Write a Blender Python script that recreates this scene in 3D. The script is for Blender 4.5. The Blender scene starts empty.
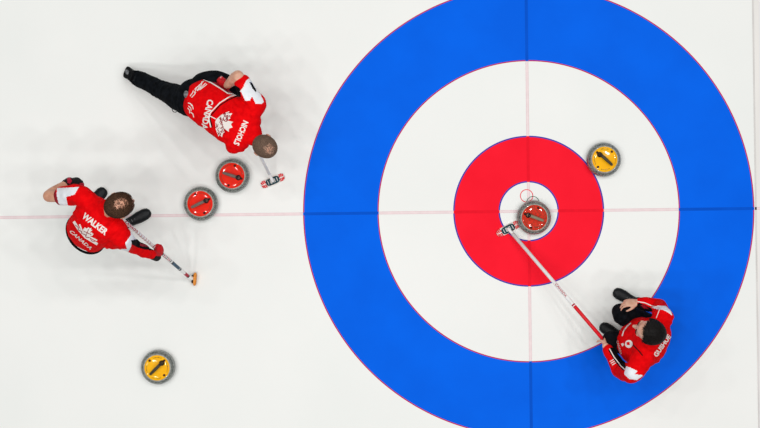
import bpy, bmesh, math, random
from mathutils import Vector, Matrix, noise
from mathutils.bvhtree import BVHTree
random.seed(7)
PI = math.pi
scene = bpy.context.scene
C = scene.collection
PPM = 123.35            # pixels per metre on the ice
H = 12.0                # camera height above the ice

def P(px, py, z=0.0):
    k = (H - z) / H / PPM
    return Vector(((px - 380) * k, (214 - py) * k, z))

# ------------------------------------------------------------------ camera
cd = bpy.data.cameras.new('camera'); cam = bpy.data.objects.new('camera', cd); C.objects.link(cam)
cam.location = (0, 0, H); cam.rotation_euler = (0, 0, 0)
cd.sensor_width = 36; cd.lens = 36 * H * PPM / 760; cd.clip_end = 100
scene.camera = cam
CAM = Vector((0, 0, H))

# ------------------------------------------------------------------ materials
def s2l(c):
    return tuple((x / 255 / 12.92) if x / 255 <= .04045 else ((x / 255 + .055) / 1.055) ** 2.4 for x in c)

def mat(name, rgb, rough=.6, rgb2=None, scale=20, bump=0, bscale=60, spec=.2, coat=0, metal=0, sss=0, stretch=None, lo=.35, hi=.65, detail=4):
    m = bpy.data.materials.new(name); m.use_nodes = True
    nt = m.node_tree; b = nt.nodes['Principled BSDF']
    a = s2l(rgb)
    b.inputs['Roughness'].default_value = rough
    b.inputs['Specular IOR Level'].default_value = spec
    b.inputs['Coat Weight'].default_value = coat
    b.inputs['Coat Roughness'].default_value = .05
    b.inputs['Metallic'].default_value = metal
    tc = nt.nodes.new('ShaderNodeTexCoord'); mp = nt.nodes.new('ShaderNodeMapping')
    nt.links.new(tc.outputs['Object'], mp.inputs['Vector'])
    if stretch: mp.inputs['Scale'].default_value = stretch
    n = nt.nodes.new('ShaderNodeTexNoise'); n.inputs['Scale'].default_value = scale; n.inputs['Detail'].default_value = detail
    nt.links.new(mp.outputs['Vector'], n.inputs['Vector'])
    r = nt.nodes.new('ShaderNodeValToRGB')
    c2 = s2l(rgb2) if rgb2 else tuple(x * .93 for x in a)
    r.color_ramp.elements[0].position = lo; r.color_ramp.elements[1].position = hi
    r.color_ramp.elements[0].color = (*c2, 1); r.color_ramp.elements[1].color = (*a, 1)
    nt.links.new(n.outputs['Fac'], r.inputs['Fac']); nt.links.new(r.outputs['Color'], b.inputs['Base Color'])
    if sss:
        b.inputs['Subsurface Weight'].default_value = sss
        b.inputs['Subsurface Radius'].default_value = (.01, .004, .002)
    if bump:
        n2 = nt.nodes.new('ShaderNodeTexNoise'); n2.inputs['Scale'].default_value = bscale; n2.inputs['Detail'].default_value = 3
        nt.links.new(mp.outputs['Vector'], n2.inputs['Vector'])
        bp = nt.nodes.new('ShaderNodeBump'); bp.inputs['Strength'].default_value = bump; bp.inputs['Distance'].default_value = .004
        nt.links.new(n2.outputs['Fac'], bp.inputs['Height']); nt.links.new(bp.outputs['Normal'], b.inputs['Normal'])
    return m

M = dict(
    ice=mat('ice', (240, 241, 238), .35, (236, 238, 235), .8, .05, 250, .02),
    icewarm=mat('ice_margin', (233, 230, 226), .4, (226, 224, 220), 3, 0, spec=.3, stretch=(6, .4, 1)),
    blue=mat('blue_ice_paint', (0, 101, 236), .35, (0, 96, 228), 2.2, .04, 250, .02),
    bluedark=mat('dark_blue_line', (0, 84, 206), .35, (0, 80, 198), 4, spec=.02),
    red=mat('red_ice_paint', (251, 26, 48), .35, (245, 22, 44), 2.5, .04, 250, .02),
    reddark=mat('dark_red_line', (238, 20, 42), .35, spec=.02),
    rededge=mat('red_ring_edge', (196, 44, 84), .35, spec=.02),
    blueedge=mat('blue_ring_edge', (74, 66, 168), .35, spec=.02),
    pink=mat('pink_line', (240, 222, 223), .35, spec=.02),
    pinkd=mat('pink_line_edge', (232, 204, 208), .35, spec=.02),
    grey=mat('grey_line', (204, 201, 198), .4, (222, 219, 216), 2, spec=.02),
    ringr=mat('red_printed_ring', (240, 70, 84), .35, spec=.02),
    ringg=mat('green_printed_ring', (112, 142, 126), .35, spec=.02),
    granite=mat('polished_granite', (150, 154, 148), .25, (66, 74, 70), 120, spec=.4, coat=1, lo=.42, hi=.66),
    band=mat('matte_striking_band', (124, 128, 122), .7, (92, 98, 94), 200, .3, 300),
    collar=mat('collar', (176, 176, 166), .25, (120, 122, 116), 90, coat=.5),
    capred=mat('red_stone_cap', (240, 36, 8), .3, (228, 26, 4), 15, spec=.05, coat=.35),
    capred2=mat('deep_red_stone_cap', (212, 44, 20), .25, (150, 46, 28), 60, spec=.05, coat=.4, lo=.35, hi=.55),
    capyel=mat('yellow_stone_cap', (252, 186, 0), .32, (246, 176, 0), 15, spec=.05, coat=.35),
    hgrey=mat('dark_grey_handle', (112, 98, 90), .4),
    hgreyy=mat('charcoal_handle', (62, 58, 42), .4),
    htan=mat('tan_grey_handle', (132, 122, 100), .4),
    hknob=mat('black_knob', (26, 20, 20), .35),
    dot=mat('dark_dot', (70, 22, 14), .5),
    dotmark=mat('dark_print', (92, 52, 20), .5),
    wprint=mat('white_print', (240, 232, 226), .5),
    jersey=mat('red_jersey_cloth', (234, 8, 14), .85, (214, 4, 10), 30, .25, 700, .04),
    jerseydk=mat('crimson_jersey_panel', (160, 10, 34), .75, (130, 8, 28), 60, .25, 700, .2),
    wcloth=mat('white_cloth', (236, 238, 242), .75, (222, 226, 232), 25, .2, 600, .25),
    bcloth=mat('black_cloth', (18, 19, 22), .9, (9, 10, 12), 40, .3, 500, .05),
    trouser=mat('black_trouser_cloth', (20, 23, 28), .9, (8, 10, 13), 25, .3, 500, .05),
    shoe=mat('black_shoe_leather', (22, 26, 30), .45, (9, 12, 14), 60, .2, 200),
    sole=mat('grey_shoe_sole', (128, 130, 132), .6, (70, 72, 76), 70),
    lace=mat('shoe_lace', (120, 126, 128), .7),
    skin=mat('skin', (214, 160, 132), .5, (196, 138, 112), 25, .1, 200, .35, sss=.05),
    skinA=mat('fair_skin', (222, 178, 152), .5, (204, 150, 126), 25, .1, 200, .35, sss=.05),
    eye=mat('eye_white', (230, 226, 220), .2), iris=mat('iris', (60, 44, 30), .2),
    hairA=mat('short_grey_brown_hair', (130, 106, 90), .8, (82, 64, 54), 160, spec=.15),
    hairB=mat('brown_hair', (92, 66, 50), .7, (48, 34, 28), 140, spec=.02),
    hairC=mat('black_hair', (24, 21, 19), .6, (7, 6, 6), 140, spec=.15),
    glove=mat('black_glove', (24, 22, 24), .7, (12, 11, 13), 60), redglove=mat('red_glove', (214, 20, 30), .7, (180, 12, 26), 50),
    bwhite=mat('white_broom_shaft', (240, 240, 238), .35, coat=.3), bred=mat('red_broom_grip', (226, 20, 36), .4, (204, 14, 30), 60),
    bblack=mat('black_broom_trim', (20, 26, 32), .4), bteal=mat('teal_broom_trim', (30, 84, 92), .4, (14, 34, 44), 120),
    bcrim=mat('crimson_broom_print', (176, 26, 54), .4), bslate=mat('slate_blue_broom_band', (66, 104, 128), .4, (40, 56, 72), 90),
    borange=mat('orange_brush_pad', (236, 160, 74), .6, (222, 132, 48), 60), metal=mat('steel', (190, 192, 194), .3, metal=.9),
)

# ------------------------------------------------------------------ object helpers
def link(name, me, parent=None, m=None, smooth=True):
    o = bpy.data.objects.new(name, me); C.objects.link(o)
    if m is not None and not me.materials: me.materials.append(m)
    if smooth and len(me.polygons):
        me.polygons.foreach_set('use_smooth', [True] * len(me.polygons))
    if parent:
        o.parent = parent
        o.matrix_parent_inverse = Matrix.Translation(parent_world(parent)).inverted()
    return o

def parent_world(o):
    v = Vector((0, 0, 0))
    while o is not None and o.type == 'EMPTY':
        v = v + o.location; o = o.parent
    return v

def bm_obj(name, bm, m=None, parent=None, smooth=True):
    me = bpy.data.meshes.new(name); bm.normal_update(); bm.to_mesh(me); bm.free()
    return link(name, me, parent, m, smooth)

def thing(name, label, cat, loc, group=None):
    o = bpy.data.objects.new(name, None); C.objects.link(o); o.location = loc; o.empty_display_size = .1
    o['label'] = label; o['category'] = cat
    if group: o['group'] = group
    return o

def frame(d, ref=Vector((0, 0, 1))):
    d = d.normalized()
    s = ref.cross(d)
    if s.length < 1e-4: s = Vector((1, 0, 0)).cross(d)
    if s.length < 1e-4: s = Vector((0, 1, 0)).cross(d)
    s.normalize(); return s, d.cross(s).normalized()

def cat(pts, n):
    """catmull-rom through a list of tuples of equal length"""
    out = []
    L = len(pts)
    for i in range(L - 1):
        p0 = pts[max(i - 1, 0)]; p1 = pts[i]; p2 = pts[i + 1]; p3 = pts[min(i + 2, L - 1)]
        for k in range(n):
            t = k / n
            out.append(tuple(.5 * (2 * b + (c - a) * t + (2 * a - 5 * b + 4 * c - d) * t * t + (3 * b - a - 3 * c + d) * t ** 3)
                             for a, b, c, d in zip(p0, p1, p2, p3)))
    out.append(tuple(pts[-1])); return out

def loft(bm, secs, side=None, seg=24, n=5, dome=True, power=2.0):
    """secs: (centre Vector, half width a, half depth b); side = width direction"""
    raw = [(s[0].x, s[0].y, s[0].z, s[1], s[2]) for s in secs]
    pts = cat(raw, n) if len(raw) > 2 else [tuple(a + (b - a) * k / n for a, b in zip(raw[0], raw[1])) for k in range(n + 1)]
    cs = [Vector(p[:3]) for p in pts]; N = len(cs)
    fr = []
    for i in range(N):
        t = (cs[min(i + 1, N - 1)] - cs[max(i - 1, 0)]).normalized()
        sd = side if side is not None else (fr[-1][1] if fr else frame(t)[0])
        sd = (sd - t * sd.dot(t))
        if sd.length < 1e-5: sd = frame(t)[0]
        sd.normalize()
        fr.append((t, sd, t.cross(sd)))
    rings = []
    def ring(c, sd, up, a, b):
        r = []
        for j in range(seg):
            th = 2 * PI * j / seg; cx, sy = math.cos(th), math.sin(th)
            e = 2 / power
            r.append(bm.verts.new(c + sd * (a * math.copysign(abs(cx) ** e, cx)) + up * (b * math.copysign(abs(sy) ** e, sy))))
        rings.append(r)
    if dome:
        t, sd, up = fr[0]; a, b = max(pts[0][3], .001), max(pts[0][4], .001); m_ = min(a, b)
        for ph in (80, 60, 35, 15): q = math.radians(ph); ring(cs[0] - t * m_ * math.sin(q), sd, up, a * math.cos(q), b * math.cos(q))
    for c, (t, sd, up), p in zip(cs, fr, pts): ring(c, sd, up, max(p[3], .001), max(p[4], .001))
    if dome:
        t, sd, up = fr[-1]; a, b = max(pts[-1][3], .001), max(pts[-1][4], .001); m_ = min(a, b)
        for ph in (15, 35, 60, 80): q = math.radians(ph); ring(cs[-1] + t * m_ * math.sin(q), sd, up, a * math.cos(q), b * math.cos(q))
    for r0, r1 in zip(rings, rings[1:]):
        for j in range(seg): bm.faces.new((r0[j], r0[(j + 1) % seg], r1[(j + 1) % seg], r1[j]))
    bm.faces.new(rings[0][::-1]); bm.faces.new(rings[-1])

def tube(bm, pts, radii, seg=16, n=4, dome=True):
    loft(bm, [(p, r, r) for p, r in zip(pts, radii)], seg=seg, n=n, dome=dome)

def ball(bm, c, rx, ry=None, rz=None, axes=None, seg=20, rg=12):
    ry = ry or rx; rz = rz or rx
    if axes is None: axes = (Vector((1, 0, 0)), Vector((0, 1, 0)), Vector((0, 0, 1)))
    top = bm.verts.new(c + axes[2] * rz); bot = bm.verts.new(c - axes[2] * rz); rows = []
    for i in range(1, rg):
        ph = PI * i / rg
        rows.append([bm.verts.new(c + axes[0] * (rx * math.sin(ph) * math.cos(2 * PI * j / seg)) + axes[1] * (ry * math.sin(ph) * math.sin(2 * PI * j / seg)) + axes[2] * (rz * math.cos(ph))) for j in range(seg)])
    for j in range(seg):
        k = (j + 1) % seg
        bm.faces.new((top, rows[0][j], rows[0][k])); bm.faces.new((bot, rows[-1][k], rows[-1][j]))
        for a, b in zip(rows, rows[1:]): bm.faces.new((a[j], b[j], b[k], a[k]))

def remesh(bm, voxel, smooth=4):
    bmesh.ops.recalc_face_normals(bm, faces=bm.faces)
    me = bpy.data.meshes.new('tmp'); bm.to_mesh(me); bm.free()
    o = bpy.data.objects.new('tmp', me); C.objects.link(o)
    r = o.modifiers.new('r', 'REMESH'); r.mode = 'VOXEL'; r.voxel_size = voxel; r.adaptivity = 0
    if smooth:
        s = o.modifiers.new('s', 'SMOOTH'); s.factor = .5; s.iterations = smooth
    dg = bpy.context.evaluated_depsgraph_get(); dg.update()
    out = bpy.data.meshes.new_from_object(o.evaluated_get(dg))
    bpy.data.objects.remove(o); bpy.data.meshes.remove(me)
    return out

def wrinkle(me, amp, freq, stretch=(1, 1, 1), seed=0, folds=()):
    """cloth folds: low-frequency ridges; folds = extra (centre, direction, spacing, radius, amp) crease fields"""
    off = Vector((seed * 7.3, seed * 3.1, seed * 5.7))
    nrm = [v.normal.copy() for v in me.vertices]
    for v, nn in zip(me.vertices, nrm):
        p = v.co
        q = Vector((p.x * stretch[0], p.y * stretch[1], p.z * stretch[2])) * freq + off
        w = noise.noise(q) + .5 * noise.noise(q * 2.1)
        rdg = 1 - abs(noise.noise(q * .8 + Vector((9, 2, 4)))) * 4
        d = amp * (w * .7 + max(rdg, -.5) * .45)
        for (c, di, sp, rad, am) in folds:
            rr = (p - c).length / rad
            if rr < 1:
                ph = (p - c).dot(di) / sp * 2 * PI + 2.5 * noise.noise(p * 5 + off)
                d += am * math.sin(ph) * (1 - rr) ** .7
        v.co = p + nn * d

def inpoly(x, y, poly):
    c = False; n = len(poly)
    for i in range(n):
        x0, y0 = poly[i]; x1, y1 = poly[i - 1]
        if (y0 > y) != (y1 > y) and x < (x1 - x0) * (y - y0) / (y1 - y0) + x0: c = not c
    return c

def topix(p):
    k = H / (H - p.z) * PPM
    return 380 + p.x * k, 214 - p.y * k

def paint(o, patches):
    """cloth panels: faces of a garment whose centre falls inside an outline take another cloth"""
    me = o.data; mi = {}
    for mm, poly, zr in patches:
        if mm.name not in mi: me.materials.append(mm); mi[mm.name] = len(me.materials) - 1
    for f in me.polygons:
        if f.normal.z < -.25: continue
        x, y = topix(f.center)
        for mm, poly, zr in patches:
            if zr[0] <= f.center.z <= zr[1] and inpoly(x, y, poly): f.material_index = mi[mm.name]

def bvh_of(*objs):
    V = []; F = []
    for o in objs:
        b = len(V); V += [o.matrix_basis @ v.co for v in o.data.vertices]
        F += [tuple(b + i for i in p.vertices) for p in o.data.polygons]
    return BVHTree.FromPolygons(V, F)

def print_on(name, bm, tree, m, parent, lift=.0035, maxlen=.006, maxgap=.04):
    """bm holds a flat outline in picture units; it is laid onto the cloth as a print"""
    for _ in range(6):
        es = [e for e in bm.edges if (e.verts[0].co - e.verts[1].co).length > maxlen * PPM]
        if not es: break
        bmesh.ops.subdivide_edges(bm, edges=es, cuts=1); bmesh.ops.triangulate(bm, faces=bm.faces)
    dead = []
    for v in bm.verts:
        d = (P(v.co.x, v.co.y, 0) - CAM).normalized()
        h, nn, i, dist = tree.ray_cast(CAM, d)
        if h is None: dead.append(v); continue
        if nn.dot(d) > 0: nn = -nn
        v.co = h + nn * lift
    bmesh.ops.delete(bm, geom=dead, context='VERTS')
    bad = [e for e in bm.edges if (e.verts[0].co - e.verts[1].co).length > maxgap]
    bmesh.ops.delete(bm, geom=bad, context='EDGES')
    bmesh.ops.delete(bm, geom=[v for v in bm.verts if not v.link_faces], context='VERTS')
    if not bm.faces: bm.free(); print('no print', name); return None
    bm.normal_update()
    up = sum((f.normal.z for f in bm.faces))
    if up < 0: bmesh.ops.reverse_faces(bm, faces=bm.faces)
    return bm_obj(name, bm, m, parent, smooth=False)

def text_bm(s, cx, cy, ang, w, h, bold=.03, shear=0):
    """letters centred at a picture point, running along ang (degrees, clockwise on the picture)"""
    cu = bpy.data.curves.new('t', 'FONT'); cu.body = s; cu.size = 1; cu.offset = bold; cu.shear = shear; cu.resolution_u = 2
    o = bpy.data.objects.new('t', cu); C.objects.link(o)
    dg = bpy.context.evaluated_depsgraph_get(); dg.update()
    me = bpy.data.meshes.new_from_object(o.evaluated_get(dg)); bpy.data.objects.remove(o)
    xs = [v.co.x for v in me.vertices]; ys = [v.co.y for v in me.vertices]
    x0, x1, y0, y1 = min(xs), max(xs), min(ys), max(ys)
    bm = bmesh.new(); bm.from_mesh(me); bpy.data.meshes.remove(me)
    a = math.radians(ang); ux, uy = math.cos(a), math.sin(a)
    for v in bm.verts:
        u = ((v.co.x - x0) / (x1 - x0) - .5) * w; t = ((v.co.y - y0) / (y1 - y0) - .5) * h
        v.co = Vector((cx + ux * u + uy * t, cy + uy * u - ux * t, 0))
    bmesh.ops.triangulate(bm, faces=bm.faces)
    return bm

def poly_bm(polys):
    bm = bmesh.new()
    for p in polys:
        bm.faces.new([bm.verts.new((x, y, 0)) for x, y in p])
    bmesh.ops.triangulate(bm, faces=bm.faces); return bm

def pieces(name, polys, *a, **k):
    for p in polys: print_on(name, poly_bm(p), *a, **k)

def stroke(pts, w):
    """ribbon outline along a polyline in picture units"""
    out = []
    for (x0, y0), (x1, y1) in zip(pts, pts[1:]):
        dx, dy = x1 - x0, y1 - y0; L = math.hypot(dx, dy) or 1; nx, ny = -dy / L * w / 2, dx / L * w / 2
        ex, ey = dx / L * w * .25, dy / L * w * .25
        out.append([(x0 + nx - ex, y0 + ny - ey), (x1 + nx + ex, y1 + ny + ey), (x1 - nx + ex, y1 - ny + ey), (x0 - nx - ex, y0 - ny - ey)])
    return out

# maple leaf outline (right half, stem at the bottom), unit height about 1
_half = [(0, 1.0), (.107, .80), (.17, .785), (.30, .86), (.20, .39), (.245, .34), (.43, .545), (.46, .47), (.50, .455), (.72, .50),
         (.655, .28), (.675, .235), (.765, .19), (.43, -.085), (.42, -.13), (.46, -.26), (.12, -.205), (.07, -.235), (.085, -.56), (0, -.56)]
_leaf = [(x, y) for x, y in _half] + [(-x, y) for x, y in _half[::-1] if x > 0]
def leaf(cx, cy, ang, s, sx=1.0):
    a = math.radians(ang); ux, uy = math.cos(a), math.sin(a)
    return [(cx + ux * x * s * sx + uy * y * s, cy + uy * x * s * sx - ux * y * s) for x, y in _leaf]

# ------------------------------------------------------------------ setting: the ice
HC = P(528.7, 211.2); ROT = math.radians(-.69)      # house centre, turn of the lines
def flat(bm, c, r0, r1, z, seg=256, a0=0, a1=2 * PI):
    n = seg
    def v(r, t): return bm.verts.new((c.x + r * math.cos(t), c.y + r * math.sin(t), z))
    o_ = [v(r1, a0 + (a1 - a0) * i / n) for i in range(n)]
    if r0 <= 0: bm.faces.new(o_); return
    i_ = [v(r0, a0 + (a1 - a0) * i / n) for i in range(n)]
    for k in range(n): bm.faces.new((i_[k], o_[k], o_[(k + 1) % n], i_[(k + 1) % n]))

def rect(bm, x0, x1, y0, y1, z, rot=ROT, c=None):
    c = c or HC; cr, sr = math.cos(-rot), math.sin(-rot)
    q = [(x0, y0), (x1, y0), (x1, y1), (x0, y1)]
    return bm.faces.new([bm.verts.new((c.x + x * cr - y * sr, c.y + x * sr + y * cr, z)) for x, y in q])

bm = bmesh.new()
bmesh.ops.create_cube(bm, size=1)
for v in bm.verts: v.co = Vector((v.co.x * 40, v.co.y * 40, v.co.z * .1 - .05))
floor = bm_obj('floor', bm, M['ice'], smooth=False); floor['kind'] = 'structure'
floor['label'] = 'white pebbled curling ice sheet'
R12, R8, R4, R1, E = 1.829, 1.216, .609, .236, .009
def fpart(name, m, lab, *rings, z=.0006):
    bm = bmesh.new()
    for r0, r1 in rings: flat(bm, HC, r0, r1, z)
    o = bm_obj(name, bm, m, floor, smooth=False); o['label'] = lab; return o
fpart('outer_ring', M['blue'], 'broad blue painted ring', (R8 + E, R12 - E))
fpart('ring_edge', M['rededge'], 'thin red edge lines of the blue ring', (R12 - E, R12), (R8, R8 + E))
fpart('inner_ring', M['red'], 'broad red painted ring', (R1 + E, R4 - E))
fpart('ring_edge', M['blueedge'], 'thin blue edge lines of the red ring', (R4 - E, R4 + .003), (R1 - .003, R1 + E))
# tee line and centre line, seen through each paint in its own tone
def line(name, horiz, lab):
    bm = bmesh.new(); mats = [M['pink'], M['pinkd'], M['bluedark'], M['reddark']]
    segs = [(-9, -R12, 0), (-R12, -R8, 2), (-R8, -R4, 0), (-R4, -R1, 3), (-R1, R1, 0), (R1, R4, 3), (R4, R8, 0), (R8, R12, 2), (R12, 3 if horiz else 9, 0)]
    for a, b, k in segs:
        bands = [(-.012, .012, k)] if k else [(-.0075, .0075, 0), (-.0115, -.0075, 1), (.0075, .0115, 1)]
        for lo, hi, mi in bands:
            f = rect(bm, a, b, lo, hi, .0012) if horiz else rect(bm, lo, hi, a, b, .0012)
            f.material_index = mi
    me = bpy.data.meshes.new(name); bm.to_mesh(me); bm.free()
    for mm in mats: me.materials.append(mm)
    o = link(name, me, floor, smooth=False); o['label'] = lab
line('tee_line', True, 'thin pink line across the house, darker over the paint')
line('centre_line', False, 'thin pink line along the sheet, darker over the paint')
# printed rings on the button
for px, py, r, mk, lab in ((526.6, 195.8, .0535, 'ringr', 'thin red printed ring'), (532.9, 202.6, .0535, 'ringg', 'thin green printed ring')):
    bm = bmesh.new(); flat(bm, P(px, py), r - .0065, r, .0016, 64)
    bm_obj('printed_ring', bm, M[mk], floor, smooth=False)['label'] = lab
# margin of the sheet on the right
e0, e1 = P(752.4, 0), P(758.6, 428)
bm = bmesh.new(); d = (e1 - e0).normalized(); a = e0 - d * 14; b = e1 + d * 14; nx = Vector((-d.y, d.x, 0))
if nx.x < 0: nx = -nx
def strip(bm, o0, o1, z):
    return bm.faces.new([bm.verts.new(q) for q in (a + nx * o0 + Vector((0, 0, z)), b + nx * o0 + Vector((0, 0, z)), b + nx * o1 + Vector((0, 0, z)), a + nx * o1 + Vector((0, 0, z)))])
strip(bm, 0, 1.5, .0003); bmesh.ops.recalc_face_normals(bm, faces=bm.faces)
bm_obj('sheet_margin', bm, M['icewarm'], floor, smooth=False)['label'] = 'warm grey margin of the sheet'
bm = bmesh.new(); strip(bm, -.004, .010, .0012)
bm_obj('side_line', bm, M['grey'], floor, smooth=False)['label'] = 'faint grey side line'

# ------------------------------------------------------------------ curling stones
def lathe(bm, prof, c, seg=64, z0=0):
    rows = []
    for r, z in prof:
        rows.append([bm.verts.new((c.x + r * math.cos(2 * PI * j / seg), c.y + r * math.sin(2 * PI * j / seg), z + z0)) for j in range(seg)] if r > 0 else [bm.verts.new((c.x, c.y, z + z0))])
    for r0, r1 in zip(rows, rows[1:]):
        for j in range(seg):
            k = (j + 1) % seg
            if len(r0) == 1: bm.faces.new((r0[0], r1[k], r1[j]))
            elif len(r1) == 1: bm.faces.new((r0[j], r0[k], r1[0]))
            else: bm.faces.new((r0[j], r0[k], r1[k], r1[j]))

def make_stone(px, py, capmat, hmat, knob, label, group, marks):
    """knob: direction on the picture from the far end of the handle to its fixing"""
    c = P(px, py, .06); c.z = 0
    t = thing('curling_stone', label, 'curling stone', c, group)
    Z = Vector((0, 0, 0))
    def part(name, bm, m, par=t, lab=None, smooth=True):
        me = bpy.data.meshes.new(name); bmesh.ops.recalc_face_normals(bm, faces=bm.faces); bm.to_mesh(me); bm.free()
        me.materials.append(m); o = bpy.data.objects.new(name, me); C.objects.link(o); o.parent = par
        if smooth: me.polygons.foreach_set('use_smooth', [True] * len(me.polygons))
        if lab: o['label'] = lab
        return o
    R = .1385
    bm = bmesh.new()
    lathe(bm, [(0, .006), (.056, .006), (.060, .0025), (.064, .0022), (.068, .006), (.095, .012), (.120, .024), (.134, .036), (R - .001, .044), (R - .003, .045), (R - .003, .069), (R - .001, .070),
               (.1345, .080), (.127, .090), (.117, .099), (.107, .105), (.098, .107), (0, .107)], Z)
    body = part('granite_body', bm, M['granite'], lab='speckled grey polished granite')
    bm = bmesh.new(); lathe(bm, [(R - .0035, .046), (R, .048), (R + .0005, .057), (R, .066), (R - .0035, .068)], Z)
    part('striking_band', bm, M['band'], body)
    bm = bmesh.new(); lathe(bm, [(.096, .106), (.110, .1045), (.1125, .106), (.110, .109), (.104, .1115), (.098, .112), (.096, .106)], Z)
    part('collar', bm, M['collar'], lab='shiny speckled grey collar')
    bm = bmesh.new(); lathe(bm, [(0, .107), (.1, .107), (.1025, .110), (.1015, .114), (.098, .117), (.090, .1185), (.060, .1195), (0, .120)], Z)
    cap = part('cap', bm, capmat)
    ang = math.atan2(-knob[1], knob[0]); u = Vector((math.cos(ang), math.sin(ang), 0)); s = Vector((-u.y, u.x, 0)); K = Vector((0, 0, 1))
    bm = bmesh.new()
    loft(bm, [(u * -.066 + K * .158, .0105, .008), (u * -.02 + K * .163, .0125, .0095), (u * .03 + K * .163, .0125, .0095), (u * .056 + K * .156, .0115, .010), (u * .060 + K * .135, .012, .011), (u * .058 + K * .121, .014, .014)], side=s, seg=16)
    h = part('handle', bm, hmat)
    bm = bmesh.new(); lathe(bm, [(0, 0), (.021, 0), (.022, .005), (.018, .011), (0, .012)], u * .056, seg=24, z0=.117)
    part('fixing_collar', bm, M['hknob'], h, 'black fixing at the end of the handle')
    bm = bmesh.new(); ball(bm, u * .050 + K * .170, .0125, .0125, .006)
    part('light_button', bm, M['hknob'], h)
    for k, aa in enumerate((0, PI / 2, -PI / 2)):
        dr = Vector((math.cos(ang + aa), math.sin(ang + aa), 0)) * .083
        bm = bmesh.new(); lathe(bm, [(0, 0), (.0105, 0), (.010, .0025), (0, .003)], dr, seg=16, z0=.1175)
        part('sensor_dot', bm, M['dot'], cap)
    # small printed marks round the cap
    rr = random.Random(marks)
    for a0, a1 in ((.35, 1.2), (1.95, 2.8), (3.4, 4.3), (-1.2, -.35)):
        x = a0; bm = bmesh.new()
        while x < a1:
            w = rr.uniform(.03, .075); r0 = .083 + rr.uniform(-.003, 0); r1 = r0 + rr.uniform(.004, .008)
            q = [(r0, x), (r1, x), (r1, x + w), (r0, x + w)]
            bm.faces.new([bm.verts.new((r * math.cos(ang + tt), r * math.sin(ang + tt), .1197)) for r, tt in q])
            x += w + rr.uniform(.03, .07)
        part('rim_print', bm, M['dotmark'], cap, smooth=False)
    return t
GR, GY = 'red capped curling stones', 'yellow capped curling stones'
make_stone(200.8, 203.7, M['capred'], M['hgrey'], (14.5, -7), 'red capped grey curling stone touching the pink tee line outside the house', GR, 1)
make_stone(232.4, 175.7, M['capred'], M['hgrey'], (15, 4.8), 'red capped grey curling stone directly beneath the lunging player\'s shoulder', GR, 2)
make_stone(533.9, 217.6, M['capred2'], M['htan'], (-13.5, -5), 'deep red capped curling stone with tan handle resting on the button', GR, 3)
make_stone(603.8, 159.6, M['capyel'], M['hgreyy'], (-12.6, -11.3), 'yellow capped curling stone just outside the red ring of the house', GY, 4)
make_stone(158, 367.2, M['capyel'], M['hgreyy'], (13, -13), 'yellow capped curling stone alone on white ice at lower left', GY, 5)

# ------------------------------------------------------------------ brooms
def lerp(a, b, t): return a + (b - a) * t
def shaft_parts(t, top, bot, r, bands, base_mat, name='shaft'):
    """one shaft mesh with its coloured bands; bands: (s0, s1, material) measured from bot (0) to top (1)"""
    cuts = sorted({0, 1} | {b[0] for b in bands} | {b[1] for b in bands})
    bm = bmesh.new(); d = top - bot; sd, up = frame(d); seg = 16; rows = []
    for q in cuts: rows.append([bm.verts.new(bot + d * q + (sd * math.cos(2 * PI * j / seg) + up * math.sin(2 * PI * j / seg)) * r) for j in range(seg)])
    mats = [base_mat]
    for i, (r0, r1) in enumerate(zip(rows, rows[1:])):
        mid = (cuts[i] + cuts[i + 1]) / 2; mi = 0
        for b in bands:
            if b[0] < mid < b[1]:
                if b[2] not in mats: mats.append(b[2])
                mi = mats.index(b[2])
        for j in range(seg):
            f = bm.faces.new((r0[j], r0[(j + 1) % seg], r1[(j + 1) % seg], r1[j])); f.material_index = mi
    bm.faces.new(rows[0][::-1]); bm.faces.new(rows[-1]); bmesh.ops.recalc_face_normals(bm, faces=bm.faces)
    me = bpy.data.meshes.new(name); bm.to_mesh(me); bm.free()
    for mm in mats: me.materials.append(mm)
    return link(name, me, t)

def lozenge(bm, c, u, hl, hw, z0, z1, bev=.006, n=10, pw=3.2, up=Vector((0, 0, 1))):
    """long rounded block: u length direction"""
    s = up.cross(u).normalized(); rows = []
    prof = [(1 - bev / hw, z0), (1, z0 + bev), (1, z1 - bev), (1 - bev / hw, z1)]
    N = 40
    for k, z in prof:
        row = []
        for j in range(N):
            th = 2 * PI * j / N; cx, sy = math.cos(th), math.sin(th); e = 2 / pw
            row.append(bm.verts.new(c + u * (hl * k * math.copysign(abs(cx) ** e, cx)) + s * (hw * k * math.copysign(abs(sy) ** e, sy)) + up * z))
        rows.append(row)
    for r0, r1 in zip(rows, rows[1:]):
        for j in range(N): bm.faces.new((r0[j], r0[(j + 1) % N], r1[(j + 1) % N], r1[j]))
    bm.faces.new(rows[0][::-1]); bm.faces.new(rows[-1])

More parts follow.
